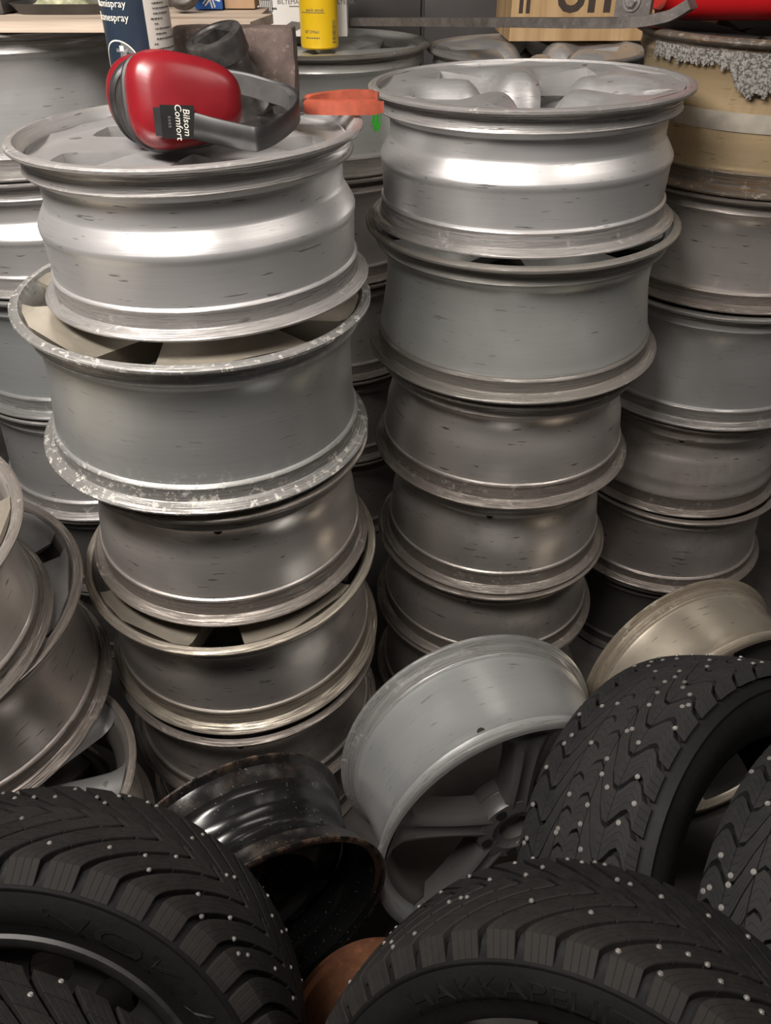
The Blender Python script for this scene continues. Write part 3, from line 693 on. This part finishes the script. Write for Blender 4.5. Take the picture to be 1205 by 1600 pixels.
# headband strap: bracket on the cup, out to the right, round and back to the far cup
path = catmull([Vector(p) - base for p in [(-.208, .9420, 1.281), (-.185, .938, 1.2765), (-.148, .937, 1.2695), (-.138, .940, 1.2690), (-.124, .965, 1.2700), (-.108, 1.010, 1.275), (-.104, 1.045, 1.281), (-.116, 1.080, 1.286), (-.146, 1.103, 1.290), (-.178, 1.112, 1.296), (-.215, 1.113, 1.300), (-.262, 1.108, 1.302)]], 8)
V, F = strip(path, (0, 0, 1), .028, .0035, lambda u: 1.0 - .12 * math.sin(u * PI))
mesh_obj('headband', V, F, M['blackplastic'], t, ang=60)
pad = [p for i, p in enumerate(path) if .56 < i / len(path) < .86]
cen = Vector((-.16, 1.03, 1.28)) - base
pad = [p + (cen - p).normalized() * .006 for p in pad]
V, F = strip(pad, (0, 0, 1), .023, .008); mesh_obj('band_pad', V, F, M['greyfoam'], t, ang=60)
# label plate with the maker's words
pm = Matrix.Translation(-base) @ frame((-.2250, .9445, 1.2845), (.30, -.92, .16), (.08, 0, 1))
V, F = box_vf(-.019, .017, -.0165, .0165, -.003, .0022); pl = mesh_obj('name_plate', [pm @ Vector(v) for v in V], F, M['tagblack'], t, smooth=False)
V, F = box_vf(-.026, -.019, -.014, .014, -.003, .0005); mesh_obj('plate_end', [pm @ Vector(v) for v in V], F, M['blackplastic'], t, smooth=False)
def rot90(dx): return lambda v: pm @ Vector((v.y + dx, -v.x, .0023 + v.z))
text('lettering', 'Bilsom', .0100, M['cream'], t, rot90(.0080), .0002, shear=.15)
text('lettering', 'Comfort', .0100, M['cream'], t, rot90(-.0005), .0002, shear=.15)
V, F = [], []
for k in range(4):
    V2, F2 = box_vf(-.0115, -.0085, -.0055 + k * .0030, -.0033 + k * .0030, .0022, .0026); b = len(V); V += [pm @ Vector(v) for v in V2]; F += [tuple(b + q for q in f) for f in F2]
mesh_obj('small_print', V, F, M['greyfoam'], t, smooth=False)

# pliers with orange-red grips
t = thing('pliers', 'pliers with orange red grips resting on the wheel rim', 'pliers', (-.06, 1.08, 1.262))
b0 = Vector((-.06, 1.08, 1.262))
for pts in ([(-.100, 1.110, 1.2700), (-.08, 1.098, 1.2715), (-.045, 1.094, 1.2720), (-.002, 1.094, 1.2725)], [(-.100, 1.118, 1.2735), (-.075, 1.132, 1.2750), (-.045, 1.134, 1.2770), (-.009, 1.128, 1.2775)]):
    P = catmull([Vector(p) - b0 for p in pts], 8)
    V, F = strip(P, (0, 0, 1), .0175, .012, lambda u: 1.0 if .04 < u < .95 else .72); mesh_obj('grip', V, F, M['grip'], t, ang=60)
P = catmull([Vector(p) - b0 for p in [(-.100, 1.114, 1.271), (-.115, 1.124, 1.268), (-.130, 1.133, 1.264), (-.143, 1.140, 1.261)]], 6)
V, F = strip(P, (0, 0, 1), .014, .012, lambda u: 1.2 - .5 * u); mesh_obj('jaw', V, F, M['steel'], t, ang=50)
V, F, We = lathe([(.0001, -.009), (.008, -.009), (.010, -.007), (.010, .007), (.008, .009), (.0001, .009)], 24)
mesh_obj('pivot', [Vector((x - .052, y + .042, z + .0065)) for x, y, z in V], F, M['steel'], t)

# white carton, yellow can on the middle rear stack
t = thing('white_carton', 'white carton printed with a small machine behind the yellow can', 'box', (-.192, 2.135, 1.2365))
box('carton_body', (-.105, .105, -.035, .045, 0, .17), M['white'], t, .0012)
text('lettering', 'BILTEMA', .0125, M['drawing'], t, lambda v: Vector((v.x - .026, -.0354 - v.z, .0665 + v.y)), .0003)
text('lettering', 'BILTEMA', .0125, M['drawing'], t, lambda v: Vector((v.x + .098, -.0354 - v.z, .0665 + v.y)), .0003)
box('printed_underline', (-.024, .002, -.0357, -.0351, .0575, .0592), M['drawing'], t)
for i, b in enumerate([(-.091, -.061, .048, .070), (-.087, -.066, .070, .074), (-.083, -.078, .074, .084), (-.066, -.052, .052, .056), (-.089, -.063, .042, .048)]):
    box('printed_machine', (b[0], b[1], -.0356, -.0350, b[2], b[3]), M['drawing'], t)
for k in range(7): box('printed_fin', (-.089 + k * .004, -.0875 + k * .004, -.0359, -.0355, .050, .069), M['white'], t)
V = [(-.045, 0, .016), (-.020, 0, .030), (-.004, 0, .028), (.010, 0, .034), (.004, 0, .018), (-.02, 0, .008)]
mesh_obj('printed_shape', [(x, -.0358, z) for x, y, z in V] + [(x, -.0351, z) for x, y, z in V], [tuple(range(6)), tuple(range(6, 12))] + [(i, (i + 1) % 6, 6 + (i + 1) % 6, 6 + i) for i in range(6)], M['drawing'], t, smooth=False)
t, sec = can('yellow spray can standing before the white carton', -.147, 2.045, 1.2215, .042, .2, None)
pf = [(.0, .003), (.90, .0), (.985, .003), (1.0, .008), (1.0, .19), (.97, .197), (.80, .212), (.5, .219), (.0, .219)]
sec('can_body', M['yellow'], 0, 2 * PI, .042, pf)
V, F, We = lathe([(.0001, .262), (.026, .262), (.031, .255), (.032, .214), (.0001, .214)], 32); mesh_obj('cap', V, F, M['yellow'], t)
RC = .0424
text('lettering', 'quick smok', .0088, M['drawing'], t, wrap(1.5 * PI - .15, .0745, RC), .0002, res=1)
text('lettering', 'QF 290ml', .0085, M['drawing'], t, wrap(1.5 * PI - .35, .034, RC), .0002, res=1)
V, F = [], []; f = wrap(1.5 * PI - .25, .0215, RC); x = -.018
while x < .014:
    l = random.uniform(.002, .005); b = len(V); V += [f(Vector(p)) for p in ((x, 0, .0001), (x + l, 0, .0001), (x + l, .0022, .0001), (x, .0022, .0001))]; F.append((b, b + 1, b + 2, b + 3)); x += l + .0012
mesh_obj('small_print', V, F, M['drawing'], t, smooth=False)
V, F = [], []
for i in range(21): V += [Vector((-.040 + .056 * i / 20, 0, .0001)), Vector((-.040 + .056 * i / 20, .0012, .0001))]
f = wrap(1.5 * PI, .069, RC); mesh_obj('printed_line', [f(v) for v in V], [(2 * i, 2 * i + 2, 2 * i + 3, 2 * i + 1) for i in range(20)], M['drawing'], t, smooth=False)
for k in range(14):
    f = wrap(1.5 * PI + .95 + .0, .012, RC); w = random.uniform(.0006, .0018)
    mesh_obj('printed_bar', [f(Vector((x, z + k * .0032, .0001))) for x in (-.006, 0, .006) for z in (0, w)], [(0, 2, 3, 1), (2, 4, 5, 3)], M['drawing'], t, smooth=False)

# dark forged bar with bolt, from the middle rear stack across to the right rear stack
t = thing('forged_bar', 'long dark steel bar with bolted curled end across the stacks', 'steel bar', (.1, 1.85, 1.27))
bb = Vector((.1, 1.85, 1.27))
P = catmull([Vector(p) - bb for p in [(-.072, 2.150, 1.2605), (.10, 1.94, 1.2810), (.24, 1.75, 1.2985), (.34, 1.61, 1.3115), (.405, 1.525, 1.3210), (.445, 1.488, 1.3310), (.463, 1.474, 1.3400), (.478, 1.462, 1.3520)]], 8)
V, F = strip(P, (0, 0, 1), .017, .030); mesh_obj('bar_body', V, F, M['bar'], t, ang=45)
V, F = box_vf(-.03, .03, -.006, .006, -.006, .05); pmx = Matrix.Translation(-bb) @ Matrix.Translation((.403, 1.520, 1.333)) @ Matrix.Rotation(-.65, 4, 'Z')
mesh_obj('bolt_plate', [pmx @ Vector(v) for v in V], F, M['bar'], t, smooth=False)
V, F = loft([ringn(.010, .002, 6), ringn(.010, .008, 6), ringn(.008, .010, 6)]); mb = pmx @ Matrix.Translation((-.002, -.006, .018)) @ Matrix.Rotation(PI / 2, 4, 'X')
mesh_obj('bolt_head', [mb @ v for v in V], F, M['steel'], t, smooth=False)
V, F, We = lathe([(.008, .0), (.015, .0), (.015, .003), (.008, .003)], 24, closed=True); mesh_obj('washer', [mb @ Vector(v) for v in V], F, M['steel'], t)

# plywood crate with stencilled letters
t = thing('plywood_crate', 'light plywood crate with dark stencilled letters behind the steel bar', 'crate', (.452, 2.15, 1.2235))
t.rotation_euler = (0, 0, .03)
box('front_panel', (-.165, .165, -.012, 0, 0, .20), M['ply'], t); box('side_panel', (-.165, -.153, 0, .22, 0, .20), M['ply'], t); box('side_panel', (.153, .165, 0, .22, 0, .20), M['ply'], t)
box('back_panel', (-.153, .153, .208, .22, 0, .20), M['ply'], t); box('bottom_panel', (-.153, .153, 0, .208, 0, .01), M['ply'], t)
text('lettering', 'oni', .125, M['stencil'], t, lambda v: Vector((v.x * 1.0 + .015, -.0122 - v.z, .096 + v.y)), .0003, bold=.0025)
for k in range(2): box('printed_stripe', (-.148 + k * .016, -.139 + k * .016, -.0126, -.0121, .055, .19), M['stencil'], t)

# red canister on the right rear stack
t = thing('red_canister', 'bright red canister lying on the corroded wheel', 'canister', (.638, 1.605, 1.3175))
def rr_ring(x, sy, sz, k=32, pw=3.2):
    out = []
    for i in range(k):
        a = 2 * PI * i / k; ca, sa = math.cos(a), math.sin(a)
        out.append(Vector((x, math.copysign(abs(ca) ** (2 / pw), ca) * sy, .065 + math.copysign(abs(sa) ** (2 / pw), sa) * sz)))
    return out
V, F = loft([rr_ring(-.168, .05, .035), rr_ring(-.180 + .004, .066, .050), rr_ring(-.160, .078, .061), rr_ring(-.13, .082, .065), rr_ring(.16, .082, .065), rr_ring(.185, .074, .058), rr_ring(.195, .05, .04)])
mesh_obj('canister_body', V, F, M['red2'], t, ang=60)
V, F = tube(catmull([Vector((-.06, 0, .125)), Vector((-.05, 0, .158)), Vector((.05, 0, .158)), Vector((.06, 0, .125))], 8), lambda u: .010); mesh_obj('handle', V, F, M['red2'], t)
V, F, We = lathe([(.0001, .03), (.018, .03), (.02, .026), (.02, 0), (.0001, 0)], 24); mesh_obj('cap', [(x + .12, y, z + .128) for x, y, z in V], F, M['blackplastic'], t)

# small things on the plank
t = thing('blue_carton', 'small blue carton with a white star mark on the plank', 'box', (-.293, 1.530, 1.340))
box('carton_body', (-.014, .030, -.02, .05, 0, .075), M['blue'], t, .001)
for k in range(6):
    a = k * PI / 3 + .26; d = Vector((math.cos(a), math.sin(a))); nn = Vector((-d.y, d.x)); cx, cz = .012, .0175
    for sgn in (1, -1):
        q0 = d * .004 ; q1 = d * .015 + nn * .006 * sgn
        pts = [q0 - nn * .001, q0 + nn * .001, q1 + nn * .0012, q1 - nn * .0012]
        mesh_obj('printed_chevron', [(cx + p.x, -.0203, cz + p.y) for p in pts] + [(cx + p.x, -.0200, cz + p.y) for p in pts], [(0, 1, 2, 3), (4, 7, 6, 5), (0, 4, 5, 1), (1, 5, 6, 2), (2, 6, 7, 3), (3, 7, 4, 0)], M['cream'], t, smooth=False)
t = thing('cardboard_box', 'brown cardboard box beside the blue carton', 'box', (-.226, 1.535, 1.340))
box('carton_body', (-.035, .014, -.015, .04, 0, .11), M['card'], t, .001); box('flap', (-.035, .014, -.0165, -.015, .07, .11), M['card'], t)
t = thing('pipe_elbow', 'dark metal ring standing on the plank beside the blue carton', 'ring', mat=frame((-.316, 1.470, 1.3695), (.15, -.95, .25)))
V, F = [], []
rings = []
for i in range(40):
    a = 2 * PI * i / 40; c = Vector((math.cos(a), math.sin(a), 0))
    rings.append([c * (.0205 + .0075 * math.cos(2 * PI * k / 12)) + Vector((0, 0, .012 * math.sin(2 * PI * k / 12))) for k in range(12)])
V = [p for r in rings for p in r]; F = [(i * 12 + k, ((i + 1) % 40) * 12 + k, ((i + 1) % 40) * 12 + (k + 1) % 12, i * 12 + (k + 1) % 12) for i in range(40) for k in range(12)]
mesh_obj('ring_body', V, F, M['sock'], t)
V, F, We = lathe([(.012, .010), (.020, .014), (.022, .012), (.013, .008)], 32, closed=True); mesh_obj('ring_lip', V, F, M['steel'], t)
t = thing('dark_tray', 'dark grey tray at the left end of the plank', 'tray', (-.500, 1.475, 1.340))
def trr(sx, sy, z, k=32, pw=5):
    return [Vector((math.copysign(abs(math.cos(2 * PI * i / k)) ** (2 / pw), math.cos(2 * PI * i / k)) * sx, math.copysign(abs(math.sin(2 * PI * i / k)) ** (2 / pw), math.sin(2 * PI * i / k)) * sy, z)) for i in range(k)]
V, F = loft([trr(.068, .045, 0), trr(.076, .052, .010), trr(.080, .055, .014), trr(.076, .051, .014), trr(.068, .045, .004)]); mesh_obj('tray_body', V, F, M['dustdark'], t)
o = thing('foil_packet', 'crinkled green and white foil packet in the dark tray', 'packet', (-.505, 1.475, 1.3446))
V, F = [], []
for i in range(13):
    for j in range(7):
        x = -.045 + .09 * i / 12; y = -.03 + .06 * j / 6
        e = min(i, 12 - i, 3) / 3 * min(j, 6 - j, 2) / 2
        V.append((x, y, .004 + .024 * e + .005 * mnoise.noise((x * 60, y * 60, 1))))
F = [(i * 7 + j, (i + 1) * 7 + j, (i + 1) * 7 + j + 1, i * 7 + j + 1) for i in range(12) for j in range(6)]
b = len(V); V += [(x, y, .002) for x, y, z in V]; F += [tuple(b + q for q in f[::-1]) for f in F[:]]
mesh_obj('packet_body', V, F, M['greenbag'], o)
t = thing('plastic_case', 'dark grey plastic case at the far left end of the plank', 'case', (-.655, 1.47, 1.340))
box('case_body', (-.07, .07, -.04, .04, 0, .034), M['dustdark'], t, .004); box('lid', (-.071, .071, -.041, .041, .036, .06), M['dustdark'], t, .004)
box('latch', (-.012, .012, -.046, -.0412, .024, .046), M['blackplastic'], t, .001)
# dark cabinet behind the stacks
t = thing('steel_cabinet', 'dark grey steel cabinet standing behind the stacks', 'cabinet', (.1, 2.66, 0))
box('cabinet_body', (-.75, .75, -.12, .15, 0, 1.75), M['cabinet'], t, .004)
for s in (-1, 1):
    d = box('door', (-.74 if s < 0 else .005, -.005 if s < 0 else .74, -.138, -.1205, .06, 1.73), M['cabinet'], t, .003)
    box('handle', (s * .05 - .008, s * .05 + .008, -.155, -.138, .95, 1.08), M['steel'], d, .003)

# paint marks that belong to single wheels
def find(lbl): return next(w for w in WHEELS if lbl in w['label'])
gw = find('green paint mark')
bpy.context.view_layer.update()
V, F = [], []
Rb = .245 * .893; a0 = math.radians(-55)
n = 14
for i in range(n + 1):
    for j in range(9):
        a = a0 + (i / n - .5) * .10; z = -.012 + (j / 8 - .5) * .044
        V.append(((Rb + .0016) * math.cos(a), (Rb + .0016) * math.sin(a), z))
F = [(i * 9 + j, (i + 1) * 9 + j, (i + 1) * 9 + j + 1, i * 9 + j + 1) for i in range(n) for j in range(8) if mnoise.noise((i * .35, j * .3, 2)) > -.25 and ((i - 7) / 7.2) ** 2 + ((j - 3.5) / 4.2) ** 2 < 1]
mk = mesh_obj('paint_mark', V, F, M['greenpaint'], gw)
gw2 = find('pale band')
V, F, We = lathe([(.243 * .912 + .001, .010), (.243 * .900 + .001, -.018)], 112); mesh_obj('pale_band', V, F, M['band'], gw2)

def flake_patch():
    n = N('flaking_oxide'); a = n.noise(240, 5, .75); b = n.noise(60, 3)
    c = n.mix(n.ramp(a, .44, .56), c4(.075, .07, .062), c4(.34, .325, .30)); n.bump(n.math('ADD', a, b), .9, .002); return n.out(c, .75, .1)
M['flake'] = flake_patch()
V, F, keep = [], [], {}
NI, NJ = 180, 36
for i in range(NI + 1):
    for j in range(NJ + 1):
        a = math.radians(-168 + 90 * i / NI); z = .093 - .062 * j / NJ
        V.append((.2295 * math.cos(a) + 0, .2295 * math.sin(a), z))
for i in range(NI):
    u = i / NI * 90 - 168                                     # degrees round the barrel
    lim = .010 + .010 * mnoise.noise((i * .17, 0, 3)) + (.036 * math.exp(-((u + 118) / 9) ** 4)) + .007 * mnoise.noise((i * .6, 2, 3))
    for j in range(NJ):
        if .062 * (j + 1) / NJ < lim + .012: F.append((i * (NJ + 1) + j, (i + 1) * (NJ + 1) + j, (i + 1) * (NJ + 1) + j + 1, i * (NJ + 1) + j + 1))
mesh_obj('corrosion_patch', V, F, M['flake'], gw2)
